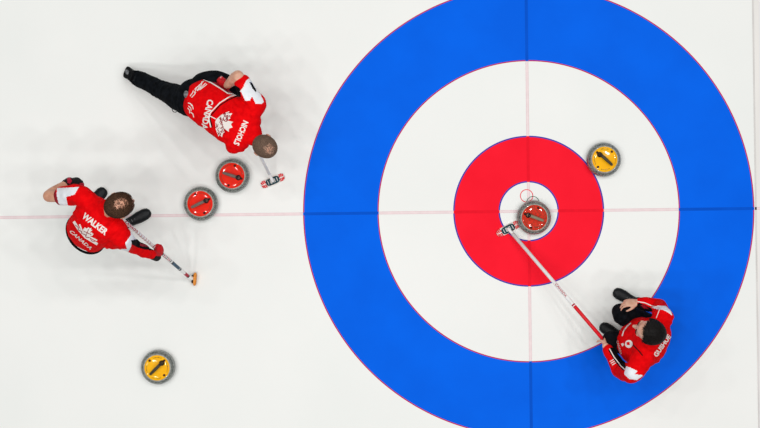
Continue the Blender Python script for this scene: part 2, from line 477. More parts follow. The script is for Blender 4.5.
def sweep_broom(label, head_px, end_a, end_b, top, width_px, bands, rad=.011):
    """head lying flat on the ice between two end points on the picture"""
    a = P(*end_a, .03); b = P(*end_b, .03); a.z = b.z = 0
    c = (a + b) / 2; u = (b - a).normalized(); hl = (b - a).length / 2; hw = width_px / PPM / 2
    t = thing('curling_broom', label, 'curling broom', c, 'curling brooms')
    bm = bmesh.new(); lozenge(bm, c, u, hl, hw, .001, .024); pad = bm_obj('brush_pad', bm, M['wprint'], t); pad['label'] = 'white and red striped brush pad'
    s = Vector((-u.y, u.x, 0))
    for sg in (-1, 1):
        bm = bmesh.new()
        for q in (.60, .74, .87):
            L = hw * (.92 if q < .8 else .72)
            for (o0, o1) in ((-1, -.12), (.12, 1)):
                pts = [(q * hl * sg - .0055, o0 * L), (q * hl * sg + .0055, o0 * L), (q * hl * sg + .0055 + .006 * sg, o1 * L), (q * hl * sg - .0055 + .006 * sg, o1 * L)]
                bm.faces.new([bm.verts.new(c + u * x + s * y + Vector((0, 0, .0248))) for x, y in pts])
        bmesh.ops.recalc_face_normals(bm, faces=bm.faces)
        bm_obj('pad_stripe', bm, M['bred'], pad, smooth=False)['label'] = 'red stripes on the pad end'
    bm = bmesh.new(); lozenge(bm, c, u, hl * .56, hw * .86, .022, .042, pw=3.6); hd = bm_obj('brush_head', bm, M['bteal'], t); hd['label'] = 'dark head block with white print'
    bm = bmesh.new()
    for x0, x1, w in ((-.40, -.37, .5), (-.20, -.16, .5), (-.13, -.10, .5), (.06, .09, .5), (.15, .19, .5), (.36, .40, .5)):
        bm.faces.new([bm.verts.new(c + u * (x * hl) + s * (y * hw) + Vector((0, 0, .0425))) for x, y in ((x0, -w), (x1, -w), (x1, w), (x0, w))])
    bm_obj('head_print', bm, M['wprint'], hd, smooth=False)
    base = c + Vector((0, 0, .05)); d = (top - base).normalized()
    bm = bmesh.new(); tube(bm, [c + Vector((0, 0, .036)), base + d * .01, base + d * .07], [.014, .013, .0115], n=3)
    bm_obj('ferrule', bm, M['bwhite'], t)
    shaft_parts(t, top, base + d * .05, rad, bands, M['bwhite'])
    return t, base + d * .05

# ------------------------------------------------------------------ people
def hand(bm, wrist, pd, pn, thumb, curl=(20, 30, 20), tcurl=20, grow=0.0, fan=6):
    """pd: along the palm, pn: the way the palm faces, thumb: +1/-1 side"""
    pd = pd.normalized(); pn = (pn - pd * pn.dot(pd)).normalized(); sd = pd.cross(pn).normalized() * thumb
    g = grow
    loft(bm, [(wrist - pd * .01, .027 + g, .020 + g), (wrist + pd * .03, .036 + g, .017 + g), (wrist + pd * .065, .041 + g, .015 + g), (wrist + pd * .088, .040 + g, .012 + g)], side=sd, seg=20, n=3)
    for k, L in enumerate((.074, .082, .077, .060)):
        off = (1.5 - k) * .0215
        base = wrist + pd * (.084 - abs(1.2 - k) * .004) + sd * off
        fa = math.radians((1.5 - k) * fan); dr = (pd * math.cos(fa) + sd * math.sin(fa)).normalized()
        pts = [base - dr * .02, base]; an = 0; p = base
        for sl, cu in zip((.44, .31, .25), curl):
            an += math.radians(cu + k * 2)
            p = p + (dr * math.cos(an) + pn * math.sin(an)) * (L * sl); pts.append(p)
        tube(bm, pts, [.0088 + g, .0088 + g, .0082 + g, .0076 + g, .0066 + g], seg=10, n=2)
    tb = wrist + pd * .022 + sd * .026 + pn * .004
    d1 = (pd * .62 + sd * .72 + pn * .25).normalized(); d2 = (pd * math.cos(math.radians(tcurl)) + pn * math.sin(math.radians(tcurl)) + sd * .25).normalized()
    tube(bm, [tb - d1 * .012, tb + d1 * .022, tb + d1 * .036 + d2 * .018, tb + d1 * .036 + d2 * .046], [.015 + g, .0115 + g, .0098 + g, .0078 + g], seg=10, n=2)

def grip(bm, pt, sdir, frm, nflip=1, thumb=1, grow=0.0):
    """hand closed round a shaft at pt; frm = where the forearm comes from. returns the wrist"""
    sdir = sdir.normalized(); pd = pt - frm; pd = (pd - sdir * pd.dot(sdir) * .85).normalized()
    pn = pd.cross(sdir).normalized() * nflip
    wrist = pt - pd * .078 - pn * .030
    hand(bm, wrist, pd, pn, thumb, curl=(62, 80, 55), tcurl=75, grow=grow, fan=2)
    return wrist

class Head: pass
def head(bm, c, f, u, k=1.0, ears=True):
    """adds the head's flesh to the body; f = where the face looks, u = crown"""
    f = f.normalized(); u = (u - f * u.dot(f)).normalized(); s = f.cross(u).normalized()
    ax = (f, s, u); q = lambda a, b, d: c + (f * a + s * b + u * d) * k
    ball(bm, q(-.012, 0, .025), .097 * k, .077 * k, .088 * k, ax)                 # skull
    ball(bm, q(.022, 0, -.02), .070 * k, .066 * k, .085 * k, ax)                  # face
    ball(bm, q(.030, 0, -.068), .050 * k, .048 * k, .038 * k, ax)                 # jaw
    ball(bm, q(.066, 0, -.088), .020 * k, .022 * k, .016 * k, ax)                 # chin
    for sg in (-1, 1):
        ball(bm, q(.066, .034 * sg, .012), .020 * k, .026 * k, .010 * k, ax)      # brow
        ball(bm, q(.062, .040 * sg, -.030), .022 * k, .020 * k, .020 * k, ax)     # cheek
        loft(bm, [(q(-.004, .074 * sg, -.004), .010 * k, .006 * k), (q(-.016, .086 * sg, .010), .018 * k, .006 * k), (q(-.012, .084 * sg, -.016), .014 * k, .006 * k), (q(0, .074 * sg, -.034), .007 * k, .005 * k)], side=f, seg=10, n=3)
    tube(bm, [q(.084, 0, .008), q(.097, 0, -.014), q(.112, 0, -.034)], [.008 * k, .010 * k, .0125 * k], seg=10, n=3)
    for sg in (-1, 1): ball(bm, q(.0765, .031 * sg, .0035), .0145 * k, .016 * k, .0055 * k, ax)     # lid
    for sg in (-1, 1): ball(bm, q(.096, .011 * sg, -.038), .010 * k, .008 * k, .007 * k, ax)
    ball(bm, q(.088, 0, -.057), .010 * k, .024 * k, .0045 * k, ax); ball(bm, q(.086, 0, -.066), .010 * k, .021 * k, .0055 * k, ax)
    h = Head(); h.c, h.f, h.u, h.s, h.k, h.q, h.ax = c, f, u, s, k, q, ax; return h

def eyes(h, root):
    for sg in (-1, 1):
        bm = bmesh.new(); ball(bm, h.q(.0775, .031 * sg, -.006), .0125 * h.k, .0125 * h.k, .0085 * h.k, axes=h.ax)
        e = bm_obj('eye', bm, M['eye'], root)
        bm = bmesh.new(); ball(bm, h.q(.0875, .031 * sg, -.006), .0035, .0060, .0060, axes=h.ax); bm_obj('iris', bm, M['iris'], e)
        bm = bmesh.new(); loft(bm, [(h.q(.084, .013 * sg, .014), .003, .004), (h.q(.087, .032 * sg, .021), .004, .005), (h.q(.074, .052 * sg, .014), .002, .003)], seg=8, n=4)
        bm_obj('eyebrow', bm, root.get('_hm') and M[root['_hm']], root)

def hair(h, root, m, line_f=.055, low=-.045, thick=.008, bald=0, bald_c=(-.02, .095), strands=2600, length=.014, seed=1, whorl=None):
    """close-cropped hair: a cap over the skull with short tufts; bald = radius of the bare crown"""
    rr = random.Random(seed)
    cc = h.q(-.012, 0, .025); A, B, D = .097 * h.k, .077 * h.k, .088 * h.k
    def inside(v):
        x, y, z = v
        if x > line_f - .02 * abs(y) / .077 + .003 * math.sin(y * 160): return False
        lo = low + max(0, (x + .02)) * .9
        if z + .025 < lo: return False
        if bald:
            if math.hypot((x - bald_c[0]), y * 1.15) < bald * (1 + .12 * math.sin(5 * math.atan2(y, x - bald_c[0]))) and z > 0: return False
        return True
    bm = bmesh.new(); N, Mr = 72, 44; grid = {}
    for i in range(Mr + 1):
        for j in range(N):
            ph = PI * i / Mr; th = 2 * PI * j / N
            d = Vector((math.sin(ph) * math.cos(th), math.sin(ph) * math.sin(th), math.cos(ph)))
            w = 1 + (thick + .003 * noise.noise(d * 9)) / .088
            grid[i, j] = (d.x * A * w, d.y * B * w, d.z * D * w)
    vs = {}
    def gv(i, j):
        if (i, j) not in vs:
            x, y, z = grid[i, j]; vs[i, j] = bm.verts.new(cc + h.f * x + h.s * y + h.u * z)
        return vs[i, j]
    for i in range(Mr):
        for j in range(N):
            k = (j + 1) % N
            pts = [grid[i, j], grid[i + 1, j], grid[i + 1, k], grid[i, k]]
            ctr = tuple(sum(p[a] for p in pts) / 4 for a in range(3))
            if inside(ctr):
                vv = [gv(i, j), gv(i + 1, j), gv(i + 1, k), gv(i, k)]
                bm.faces.new(vv)
    n = 0
    while n < strands:
        d = Vector((rr.gauss(0, 1), rr.gauss(0, 1), rr.gauss(0, 1))).normalized()
        p = (d.x * A, d.y * B, d.z * D)
        n += 1
        if not inside(p):
            if not (bald and d.z > 0 and p[0] < line_f + .01 and rr.random() < .18 + .6 * (math.hypot(p[0] - bald_c[0], p[1] * 1.15) / bald) ** 3): continue
        o = cc + h.f * p[0] + h.s * p[1] + h.u * p[2]
        nn = (h.f * d.x / A + h.s * d.y / B + h.u * d.z / D).normalized()
        comb = (h.f * .8 + h.s * (.5 * math.copysign(1, d.y)) * rr.random() - h.u * .1) if whorl is None else whorl(h, d, rr)
        comb = (comb - nn * comb.dot(nn)); comb = comb.normalized() if comb.length > 1e-4 else h.f
        tip = o + nn * (thick + .004 * rr.random()) + comb * (length * rr.uniform(.5, 1.2)); b0 = o + nn * thick * .3
        w = nn.cross(comb).normalized() * .0016
        mid = (b0 + tip) / 2 + nn * .004
        a0, a1, b1, b2, tt = bm.verts.new(b0 - w), bm.verts.new(b0 + w), bm.verts.new(mid + w), bm.verts.new(mid - w), bm.verts.new(tip)
        bm.faces.new((a0, a1, b1, b2)); bm.faces.new((b2, b1, tt))
    return bm_obj('hair', bm, m, root)

def shoe(root, heel, toe, up, lab=None, solemat=None, size=1.0):
    """heel and toe: points on the underside"""
    d = (toe - heel).normalized(); L = (toe - heel).length; up = (up - d * up.dot(d)).normalized(); s = d.cross(up)
    q = lambda t, z: heel + d * (t * L) + up * z
    bm = bmesh.new()
    loft(bm, [(q(.03, .050), .030, .036), (q(.2, .052), .036, .040), (q(.42, .044), .037, .034), (q(.68, .036), .044, .025), (q(.88, .031), .041, .020), (q(.95, .030), .030, .017)], side=s, seg=22, n=4)
    tube(bm, [q(.18, .05), q(.20, .105)], [.042, .043], n=3)
    me = remesh(bm, .005, 2); me.materials.append(M['shoe']); o = link('shoe', me, root)
    if lab: o['label'] = lab
    bm = bmesh.new()
    N = 14; rows = []
    outl = [(.0, .022), (.06, .034), (.2, .038), (.42, .037), (.66, .047), (.84, .046), (.95, .036), (1.0, .016)]
    ring = [(t, w) for t, w in outl] + [(t, -w) for t, w in outl[::-1]]
    lo = [bm.verts.new(q(t, 0.0) + s * w) for t, w in ring]; hi = [bm.verts.new(q(t, .018) + s * w) for t, w in ring]
    bm.faces.new(lo[::-1]); bm.faces.new(hi)
    for i in range(len(ring)): j = (i + 1) % len(ring); bm.faces.new((lo[i], lo[j], hi[j], hi[i]))
    bmesh.ops.recalc_face_normals(bm, faces=bm.faces)
    bm_obj('sole', bm, solemat or M['bcloth'], o, smooth=False)
    bm = bmesh.new()
    for t in (.40, .48, .56, .64):
        hz = .044 + .034 * (.70 - t) / .35 + .008
        tube(bm, [q(t, hz - .010) + s * .022, q(t + .01, hz + .002), q(t, hz - .010) - s * .022], [.0022] * 3, seg=6, n=3)
    bm_obj('lace', bm, M['lace'], o)
    return o

def garment(name, bm, m, root, voxel=.006, smooth=6, wr=(.009, 8), folds=(), seed=0, stretch=(1, 1, 1), patches=(), lab=None):
    me = remesh(bm, voxel, smooth); me.materials.append(m)
    if wr: wrinkle(me, wr[0], wr[1], stretch, seed, folds)
    o = link(name, me, root)
    if patches: paint(o, patches)
    if lab: o['label'] = lab
    return o

ALL = (-9, 9)

# ---------- player lunging with a broom under the chest (upper left)
def player_lunging():
    r = thing('person', 'player in a red jersey lunging low, one black leg stretched far behind', 'person', Vector((P(205, 98, .3).x, P(205, 98, .3).y, 0)), 'curling players')
    r['_hm'] = 'hairA'
    ax = (P(249, 131, .9) - P(198, 99, .66)).normalized(); side = Vector((P(262, 108, .9) - P(235, 153, .9))).normalized()
    side.z = 0; side.normalize()
    spine = [(P(194, 96, .62), .135, .115), (P(203, 101, .70), .150, .110), (P(219, 111, .79), .158, .112), (P(234, 121, .86), .168, .118), (P(246, 129, .90), .150, .100), (P(251, 134, .915), .085, .075)]
    shL, shR = P(255, 105, .92), P(236, 143, .90)
    elL, elR = P(238, 76, .95), P(233, 143, .63)
    top, base = P(221, 77, .76), P(270.6, 180.8, .05)
    t, sb = sweep_broom('curling broom with striped pad on the ice below the bowed head of the lunging player', (271, 180), (261.2, 185.8), (284.3, 176.0), top, 8.2,
                        [(.60, 1, M['bred'])])
    sd = (top - sb).normalized()
    hl, hr = lerp(sb, top, .96), lerp(sb, top, .50)
    kneeL, ankL = P(232, 87, .52), P(212, 92, .12)
    kneeR, ankR = P(162, 90, .37), P(134.5, 76.5, .17)
    hipL, hipR = P(204, 86, .62), P(190, 103, .62)
    neck = P(255, 138, .915); hc = P(263.5, 145.5, .93)
    # body
    bm = bmesh.new()
    loft(bm, [(c - Vector((0, 0, .012)), a - .024, b - .024) for c, a, b in spine], side=side, power=2.3)
    tube(bm, [P(248, 131, .90), neck, lerp(neck, hc, .7)], [.065, .058, .055])
    hf = (Vector((.83, -.56, 0)) * .55 + Vector((0, 0, -.9))); hu = (Vector((.83, -.56, 0)) * .95 + Vector((0, 0, .55)))
    h = head(bm, hc, hf, hu)
    wl = grip(bm, hl, sd, elL, 1, 1); wr_ = grip(bm, hr, sd, elR, -1, -1)
    tube(bm, [shL, lerp(shL, elL, .5), elL], [.058, .050, .044]); tube(bm, [elL, lerp(elL, wl, .3), wl], [.044, .046, .028])
    tube(bm, [shR, lerp(shR, elR, .5), elR], [.058, .050, .042]); tube(bm, [elR, lerp(elR, wr_, .3), wr_], [.042, .043, .028])
    tube(bm, [hipL, lerp(hipL, kneeL, .5), kneeL, lerp(kneeL, ankL, .35), ankL], [.085, .072, .055, .052, .036])
    tube(bm, [hipR, lerp(hipR, kneeR, .5), kneeR, lerp(kneeR, ankR, .35), ankR], [.085, .072, .055, .052, .036])
    me = remesh(bm, .005, 3); me.materials.append(M['skinA']); link('body', me, r)
    eyes(h, r)
    hair(h, r, M['hairA'], line_f=.05, low=-.05, thick=.003, bald=.050, bald_c=(-.030, 0), strands=7000, length=.009, seed=4)
    bm = bmesh.new(); grip(bm, hl, sd, elL, 1, 1, grow=.004)
    me = remesh(bm, .0045, 2); me.materials.append(M['redglove']); gl = link('glove', me, r); gl['label'] = 'red glove on the end of the broom'
    # trousers
    bm = bmesh.new()
    loft(bm, [(P(190, 95, .60), .130, .105), (P(197, 98, .64), .152, .122), (P(205, 102, .68), .150, .115)], side=side)
    loft(bm, [(hipL, .105, .105), (P(216, 82.5, .60), .092, .09), (kneeL, .072, .072), (lerp(kneeL, ankL, .5), .064, .064), (lerp(kneeL, ankL, .93), .058, .058)])
    loft(bm, [(hipR, .108, .108), (lerp(hipR, kneeR, .45), .098, .094), (kneeR, .072, .072), (lerp(kneeR, ankR, .5), .066, .066), (lerp(kneeR, ankR, .95), .056, .056)])
    lg = (kneeR - hipR).normalized()
    garment('trousers', bm, M['trouser'], r, .007, 5, (.006, 6), seed=3, folds=((kneeR, lg, .05, .14, .006), (ankR, lg, .035, .14, .006), (hipR, lg, .05, .15, .006)))
    # jersey
    bm = bmesh.new()
    loft(bm, [(P(200, 99.5, .67), .152, .118), (P(206, 103, .72), .166, .124), (P(219, 111, .79), .172, .125), (P(234, 121, .86), .182, .130), (P(246, 129, .90), .160, .110), (P(250, 133, .91), .090, .080)], side=side, power=2.4)
    tube(bm, [P(246, 128, .90), P(253.5, 136, .915)], [.095, .070])
    e1 = lerp(shL, elL, .72)
    loft(bm, [(P(249, 112, .90), .09, .09), (shL, .080, .082), (lerp(shL, elL, .35), .072, .072), (e1, .068, .068)])
    loft(bm, [(P(240, 136, .89), .09, .09), (shR, .082, .082), (lerp(shR, elR, .5), .066, .066), (lerp(shR, elR, .75), .064, .064)])
    Tn = (shL - elL).normalized()
    patches = [(M['bcloth'], [(224, 80), (240, 88), (241, 97), (236, 97), (205, 80), (207, 77)], ALL),
               (M['jerseydk'], [(208, 79.5), (213, 78), (226, 86), (234, 94), (222, 89)], ALL),
               (M['wcloth'], [(246.5, 80), (241, 91.5), (245, 100.5), (249.5, 101), (252, 96.5), (255.5, 103.5), (261.5, 104), (264, 102), (256, 84), (250, 78)], ALL),
               (M['bcloth'], [(249.3, 82), (252, 82.8), (256.5, 90.5), (255.6, 92), (252.8, 89)], ALL)]
    j = garment('jersey', bm, M['jersey'], r, .006, 6, (.0105, 8), seed=11, patches=patches, lab='red jersey with white shoulder flash',
                folds=((P(240, 108, .95), Vector((.8, .5, 0)), .05, .16, .006), (P(210, 118, .75), ax, .06, .12, .005), (shR, Vector((.5, .8, 0)), .045, .12, .006)))
    tr = bvh_of(j)
    def pr(name, bm, m='wprint'): print_on(name, bm, tr, M[m], j)
    pr('lettering', text_bm('CANADA', 207.5, 114.5, 103, 30, 6.6, .035))
    pr('lettering', text_bm('NICHOLS', 241, 133, 113, 25.5, 6.0, .035))
    pr('maple_leaf_print', poly_bm([leaf(222, 123, 113, 11.5, 1.55)]))
    # red scrollwork inside the leaf
    sw = []
    rr = random.Random(5)
    for k in range(32):
        a = math.radians(113); x = rr.uniform(-.62, .62); y = rr.uniform(-.4, .6) * (1 - abs(x)); ux, uy = math.cos(a), math.sin(a)
        pts = []
        for i in range(4):
            pts.append((222 + (ux * x * 1.55 + uy * y) * 11.5, 123 + (uy * x * 1.55 - ux * y) * 11.5)); th = rr.uniform(0, 6.28); x += .12 * math.cos(th); y += .12 * math.sin(th)
        sw.append(stroke(pts, .55))
    pieces('leaf_scrollwork', sw, tr, M['jerseydk'], j, lift=.005)
    pr('piping', poly_bm(stroke([(203.5, 79.8), (211, 83), (220, 88.5), (227.5, 93.6), (237.5, 95), (230, 96.8), (220, 103), (209.5, 114), (209, 119), (211, 127)], 1.15) + stroke([(209, 115.5), (216, 119)], .9)))
    print_on('dark_piping', poly_bm(stroke([(236, 96.8), (229, 99.8), (220, 105.5), (210.7, 116), (210.5, 120), (212.3, 127)], 1.0)), tr, M['bcloth'], j, lift=.003)
    pr('sleeve_piping', poly_bm(stroke([(246.5, 83.5), (240.5, 91.5)], .9)))
    # white scrollwork along the hem
    sw = []
    for x0, y0, x1, y1 in ((203.5, 81.5, 195, 89.5), (205.5, 83.5, 197.5, 91), (202, 82, 200, 88), (199.5, 85, 197.5, 90.5), (196.5, 87.5, 194.5, 93), (207, 84.5, 200, 90), (193.5, 91, 190.5, 96), (196, 92.5, 192, 97.5),
                            (188.5, 103, 192, 106), (189, 106, 191.5, 110.5), (190.5, 103.5, 193.5, 109), (191, 112, 194, 117), (188.2, 108, 190, 113)):
        pr('hem_print', poly_bm(stroke([(x0, y0), ((x0 + x1) / 2 + .8, (y0 + y1) / 2 - .5), (x1, y1)], .8)))
    # pocket tag and pull loop on the trousers
    bm = bmesh.new(); c0 = P(186.5, 94.5, .73); ball(bm, c0 + Vector((0, 0, .02)), .020, .028, .010); bm_obj('pocket_tag', bm, M['sole'], r)
    bm = bmesh.new(); cc = P(175, 109.5, .5); n = 20
    pts = [cc + Vector(((.021) * math.cos(2 * PI * i / n), (.021) * math.sin(2 * PI * i / n), 0)) for i in range(n + 1)]
    tube(bm, pts, [.003] * (n + 1), seg=6, n=1); bm_obj('pull_loop', bm, M['bblack'], r)
    # shoes
    shoe(r, P(131.5, 77, .27), P(124.6, 70.5, .03), Vector((.8, -.4, .25)), 'black trailing shoe with a grey sole patch')
    bm = bmesh.new(); ball(bm, P(127.4, 72.3, .15), .016, .026, .012, (Vector((.8, .6, 0)), Vector((-.6, .8, 0)), Vector((0, 0, 1)))); bm_obj('sole_patch', bm, M['sole'], r)
    shoe(r, P(207, 90, .002), P(240, 99, .002), Vector((0, 0, 1)))
    return r
player_lunging()

# ---------- player standing over the tee line, reaching with the orange brush (left)
def player_reaching():
    base = P(100, 212, 0)
    r = thing('person', 'player in a red jersey bending forward, gloved hand on the orange brush', 'person', base, 'curling players')
    r['_hm'] = 'hairB'
    fw = Vector((.69, .72, 0)); side = Vector((.72, -.69, 0)).normalized()      # facing, and his right hand side
    pel = P(80, 239, .92)
    spine = [(P(87, 232, .88), .135, .105), (P(88, 231.5, 1.0), .140, .105), (P(90, 229, 1.12), .150, .110), (P(98, 220.5, 1.22), .165, .115), (P(104, 214, 1.29), .150, .095), (P(108, 211, 1.33), .075, .07)]
    shL, shR = P(80, 195.5, 1.28), P(122, 238, 1.26)
    elL, elR = P(49, 196, 1.12), P(130.5, 244.6, 1.02)
    head_pt = P(193.6, 279.5, .04); topp = P(119.5, 217, 1.22)
    sd = (topp - head_pt).normalized(); hr = lerp(head_pt, topp, .515)
    wl = P(68.5, 182.5, .97)
    hipL, hipR = P(80, 227, .88), P(93, 239, .88)
    ankL, ankR = P(87, 207.5, .11), P(121, 226.5, .11)
    kneeL, kneeR = P(84, 219, .49), P(108, 234, .50)
    neck = P(111, 209.5, 1.37); hc = P(119.8, 205.2, 1.45)
    bm = bmesh.new()
    loft(bm, [(c - Vector((0, 0, .012)), a - .024, b - .024) for c, a, b in spine], side=side, power=2.3)
    tube(bm, [P(105, 213, 1.30), neck, lerp(neck, hc, .7)], [.066, .058, .055])
    fd = Vector((.93, .36, 0)); hf = fd * .86 + Vector((0, 0, -.5)); hu = fd * .42 + Vector((0, 0, .9))
    h = head(bm, hc, hf, hu, 1.07)
    wr_ = grip(bm, hr, sd, elR, -1, -1)
    tube(bm, [shL, lerp(shL, elL, .5), elL], [.056, .050, .045]); tube(bm, [elL, lerp(elL, wl, .3), wl], [.045, .045, .028])
    tube(bm, [shR, lerp(shR, elR, .5), elR], [.056, .050, .042]); tube(bm, [elR, lerp(elR, wr_, .3), wr_], [.042, .043, .028])
    hand(bm, wl, P(79, 181, .92) - wl, Vector((.3, -.6, -.75)), 1, (30, 45, 30), 30)
    for a, k, b in ((hipL, kneeL, ankL), (hipR, kneeR, ankR)): tube(bm, [a, lerp(a, k, .5), k, lerp(k, b, .35), b], [.085, .072, .055, .052, .036])
    me = remesh(bm, .005, 3); me.materials.append(M['skin']); link('body', me, r)
    eyes(h, r)
    def wh(h, d, rr): return h.f * (-.5 + rr.random() * .3) + h.s * d.y * 1.5 + Vector((rr.uniform(-.3, .3), rr.uniform(-.3, .3), 0))
    hair(h, r, M['hairB'], line_f=.075, low=-.055, thick=.007, bald=.054, bald_c=(-.022, 0), strands=7000, length=.016, seed=9, whorl=wh)
    # gloves
    bm = bmesh.new(); hand(bm, wl, P(79, 181, .92) - wl, Vector((.3, -.6, -.75)), 1, (30, 45, 30), 30, grow=.0055)
    tube(bm, [wl - (wl - elL).normalized() * .03, wl + (wl - elL).normalized() * .01], [.037, .036], n=2)
    me = remesh(bm, .0045, 2); me.materials.append(M['glove']); gl = link('glove', me, r); gl['label'] = 'black glove with crimson trim'
    paint(gl, [(M['bcrim'], [(67, 178), (70, 177), (72, 181), (70, 184), (67.5, 183)], ALL), (M['bcrim'], [(80, 183), (86, 183), (84, 187), (78, 188)], ALL)])
    bm = bmesh.new(); grip(bm, hr, sd, elR, -1, -1, grow=.0055)
    dd = (wr_ - elR).normalized(); tube(bm, [wr_ - dd * .04, wr_ + dd * .01], [.038, .036], n=2)
    me = remesh(bm, .0045, 2); me.materials.append(M['glove']); gl = link('glove', me, r); gl['label'] = 'black and red glove on the shaft'
    paint(gl, [(M['redglove'], [(153.5, 240), (165, 240), (165, 256), (150, 256), (154, 249)], ALL)])
    # trousers
    bm = bmesh.new()
    loft(bm, [(P(86.5, 232.5, .82), .130, .10), (P(87, 231.8, .90), .152, .112), (P(88, 231, .99), .148, .108)], side=side)
    for a, k, b in ((hipL, kneeL, ankL), (hipR, kneeR, ankR)):
        loft(bm, [(a, .10, .10), (lerp(a, k, .5), .090, .09), (k, .074, .074), (lerp(k, b, .5), .068, .068), (lerp(k, b, .93), .062, .062)])
    garment('trousers', bm, M['trouser'], r, .008, 5, (.006, 6), seed=5)
    # jersey
    bm = bmesh.new()
    loft(bm, [(P(87, 232.3, .93), .158, .120), (P(87.8, 231.3, 1.0), .162, .124), (P(92, 227.5, 1.12), .168, .125), (P(98, 220.5, 1.22), .180, .128), (P(103.5, 214.5, 1.285), .158, .108), (P(107.5, 211, 1.32), .085, .078)], side=side, power=2.4)
    tube(bm, [P(104, 214, 1.29), P(109.5, 210, 1.35)], [.088, .068])
    tube(bm, [P(104, 236, 1.08), P(113, 239, 1.14), P(119, 238, 1.22)], [.085, .075, .07])
    loft(bm, [(P(90, 205, 1.27), .085, .085), (shL, .074, .078), (lerp(shL, elL, .4), .070, .070), (lerp(shL, elL, .58), .068, .066)])
    loft(bm, [(P(115, 229, 1.26), .085, .085), (shR, .074, .074), (lerp(shR, elR, .5), .068, .068), (elR, .055, .055), (lerp(elR, wr_, .5), .047, .047), (lerp(elR, wr_, .80), .042, .042)])
    pat = [(M['wcloth'], [(57, 188), (79, 187), (74.5, 194.5), (66, 197), (68, 206), (56, 206)], ALL),
           (M['jerseydk'], [(52, 190), (55.5, 190), (58.5, 203.5), (62, 207), (54, 208)], ALL),
           (M['wcloth'], [(129.5, 224), (134, 232), (145, 240), (146, 242), (132, 241), (131, 247), (126, 257), (118, 255), (121, 249), (127, 249), (125, 243), (131, 235)], ALL),
           (M['jersey'], [(131, 247), (141, 250), (146, 252), (141, 256), (126, 256)], ALL),
           (M['bcloth'], [(131, 240), (146, 238), (155, 239), (154, 250.2), (146, 249.8), (138, 247.6), (132, 244.5)], ALL),
           (M['jerseydk'], [(140, 243.5), (149, 244.5), (148, 247), (140, 246)], ALL)]
    j = garment('jersey', bm, M['jersey'], r, .006, 6, (.0105, 8), seed=21, patches=pat, lab='red jersey with white sleeve flashes',
                folds=((P(98, 243, 1.1), Vector((.9, .1, 0)), .05, .16, .006), (P(115, 232, 1.3), side, .05, .13, .006), (P(74, 215, 1.2), Vector((.3, .9, 0)), .055, .12, .005)))
    tr = bvh_of(j)
    def pr(name, bm, m='wprint'): print_on(name, bm, tr, M[m], j)
    pr('lettering', text_bm('WALKER', 95.2, 223.8, 37.5, 29.5, 6.6, .04))
    pr('maple_leaf_print', poly_bm([leaf(87.5, 233.0, 37, 6.8, 1.15)]))
    pieces('scrollwork', [stroke([(74.5, 222), (79, 229), (86, 237), (97, 243.5)], 2.6), stroke([(80, 224.5), (83, 232), (90, 236.5), (97, 240)], 1.5)], tr, M['wprint'], j)
    print_on('leaf_veins', poly_bm(stroke([(76, 224.8), (79, 227.5), (78.5, 229.5), (82, 231), (82, 233), (86, 234.5), (86.5, 237), (90.5, 237.5), (92, 240.5), (95, 241)], .6) + stroke([(86, 236), (88, 231), (89, 229)], .6) + stroke([(84.5, 231), (87.8, 232.5), (91.5, 234.2)], .6)), tr, M['jerseydk'], j, lift=.005)
    pr('lettering', text_bm('CANADA', 81, 239.5, 41, 27, 3.3, .02, .3))
    # a belt of elastic below the hem
    bm = bmesh.new(); n = 40; cc = P(85.3, 234, .92); pts = []
    s2 = side; f2 = fw
    for i in range(n + 1): th = 2 * PI * i / n; pts.append(cc + s2 * (.162 * math.cos(th)) + f2 * (.128 * math.sin(th)) + Vector((0, 0, -.02 + .03 * math.sin(th))))
    tube(bm, pts, [.010] * (n + 1), seg=8, n=1, dome=False); bm_obj('waistband', bm, M['bcloth'], r)
    # shoes
    shoe(r, P(84.5, 211, .002), P(105.5, 189, .002), Vector((0, 0, 1)))
    shoe(r, P(117, 229, .002), P(150.5, 211.5, .002), Vector((0, 0, 1)))
    # broom with the brush on its edge
    t = thing('curling_broom', 'curling broom with orange brush and printed white shaft in the bending player\'s gloved hand', 'curling broom', Vector((head_pt.x, head_pt.y, 0)), 'curling brooms')
    a, b = P(195.4, 272.3, .03), P(194.4, 285.8, .03); a.z = b.z = 0
    u = (b - a).normalized(); c = (a + b) / 2; n_ = Vector((-u.y, u.x, 0)).normalized()
    if n_.x < 0: n_ = -n_
    bm = bmesh.new(); lozenge(bm, c + Vector((0, 0, .036)) - n_ * .014, u, .0535, .031, .004, .026, up=n_, pw=3.4)
    pd = bm_obj('brush_pad', bm, M['borange'], t); pd['label'] = 'orange brush pad'
    bm = bmesh.new(); lozenge(bm, c + Vector((0, 0, .036)) - n_ * .026, u, .036, .024, .0, .016, up=n_)
    bm_obj('brush_head', bm, M['bblack'], t)
    bands = [(.0, .035, M['bblack']), (.035, .085, M['bcrim']), (.17, .27, M['bslate']), (.27, .283, M['bblack']), (.15, .165, M['bblack'])]
    for k in range(14): q = .30 + k * .019; bands.append((q, q + .009, M['bcrim'] if k % 3 else M['bblack']))
    for k in range(12): q = .60 + k * .03; bands.append((q, q + .005, M['bcrim']))
    s0 = c + Vector((0, 0, .036)) - n_ * .03
    bm = bmesh.new(); tube(bm, [s0 + n_ * .012, s0 + sd * .05], [.020, .0165], n=3); bm_obj('ferrule', bm, M['bwhite'], t)
    sh = shaft_parts(t, topp, s0 + sd * .03, .0135, bands, M['bwhite'])
    x0, y0 = 122, 218.5; ts = bvh_of(sh)
    print_on('lettering', text_bm('CANADA', 131.5, 226.6, 40, 17, 2.0, .03), ts, M['bcrim'], sh, lift=.001, maxgap=.03)
    return r
player_reaching()

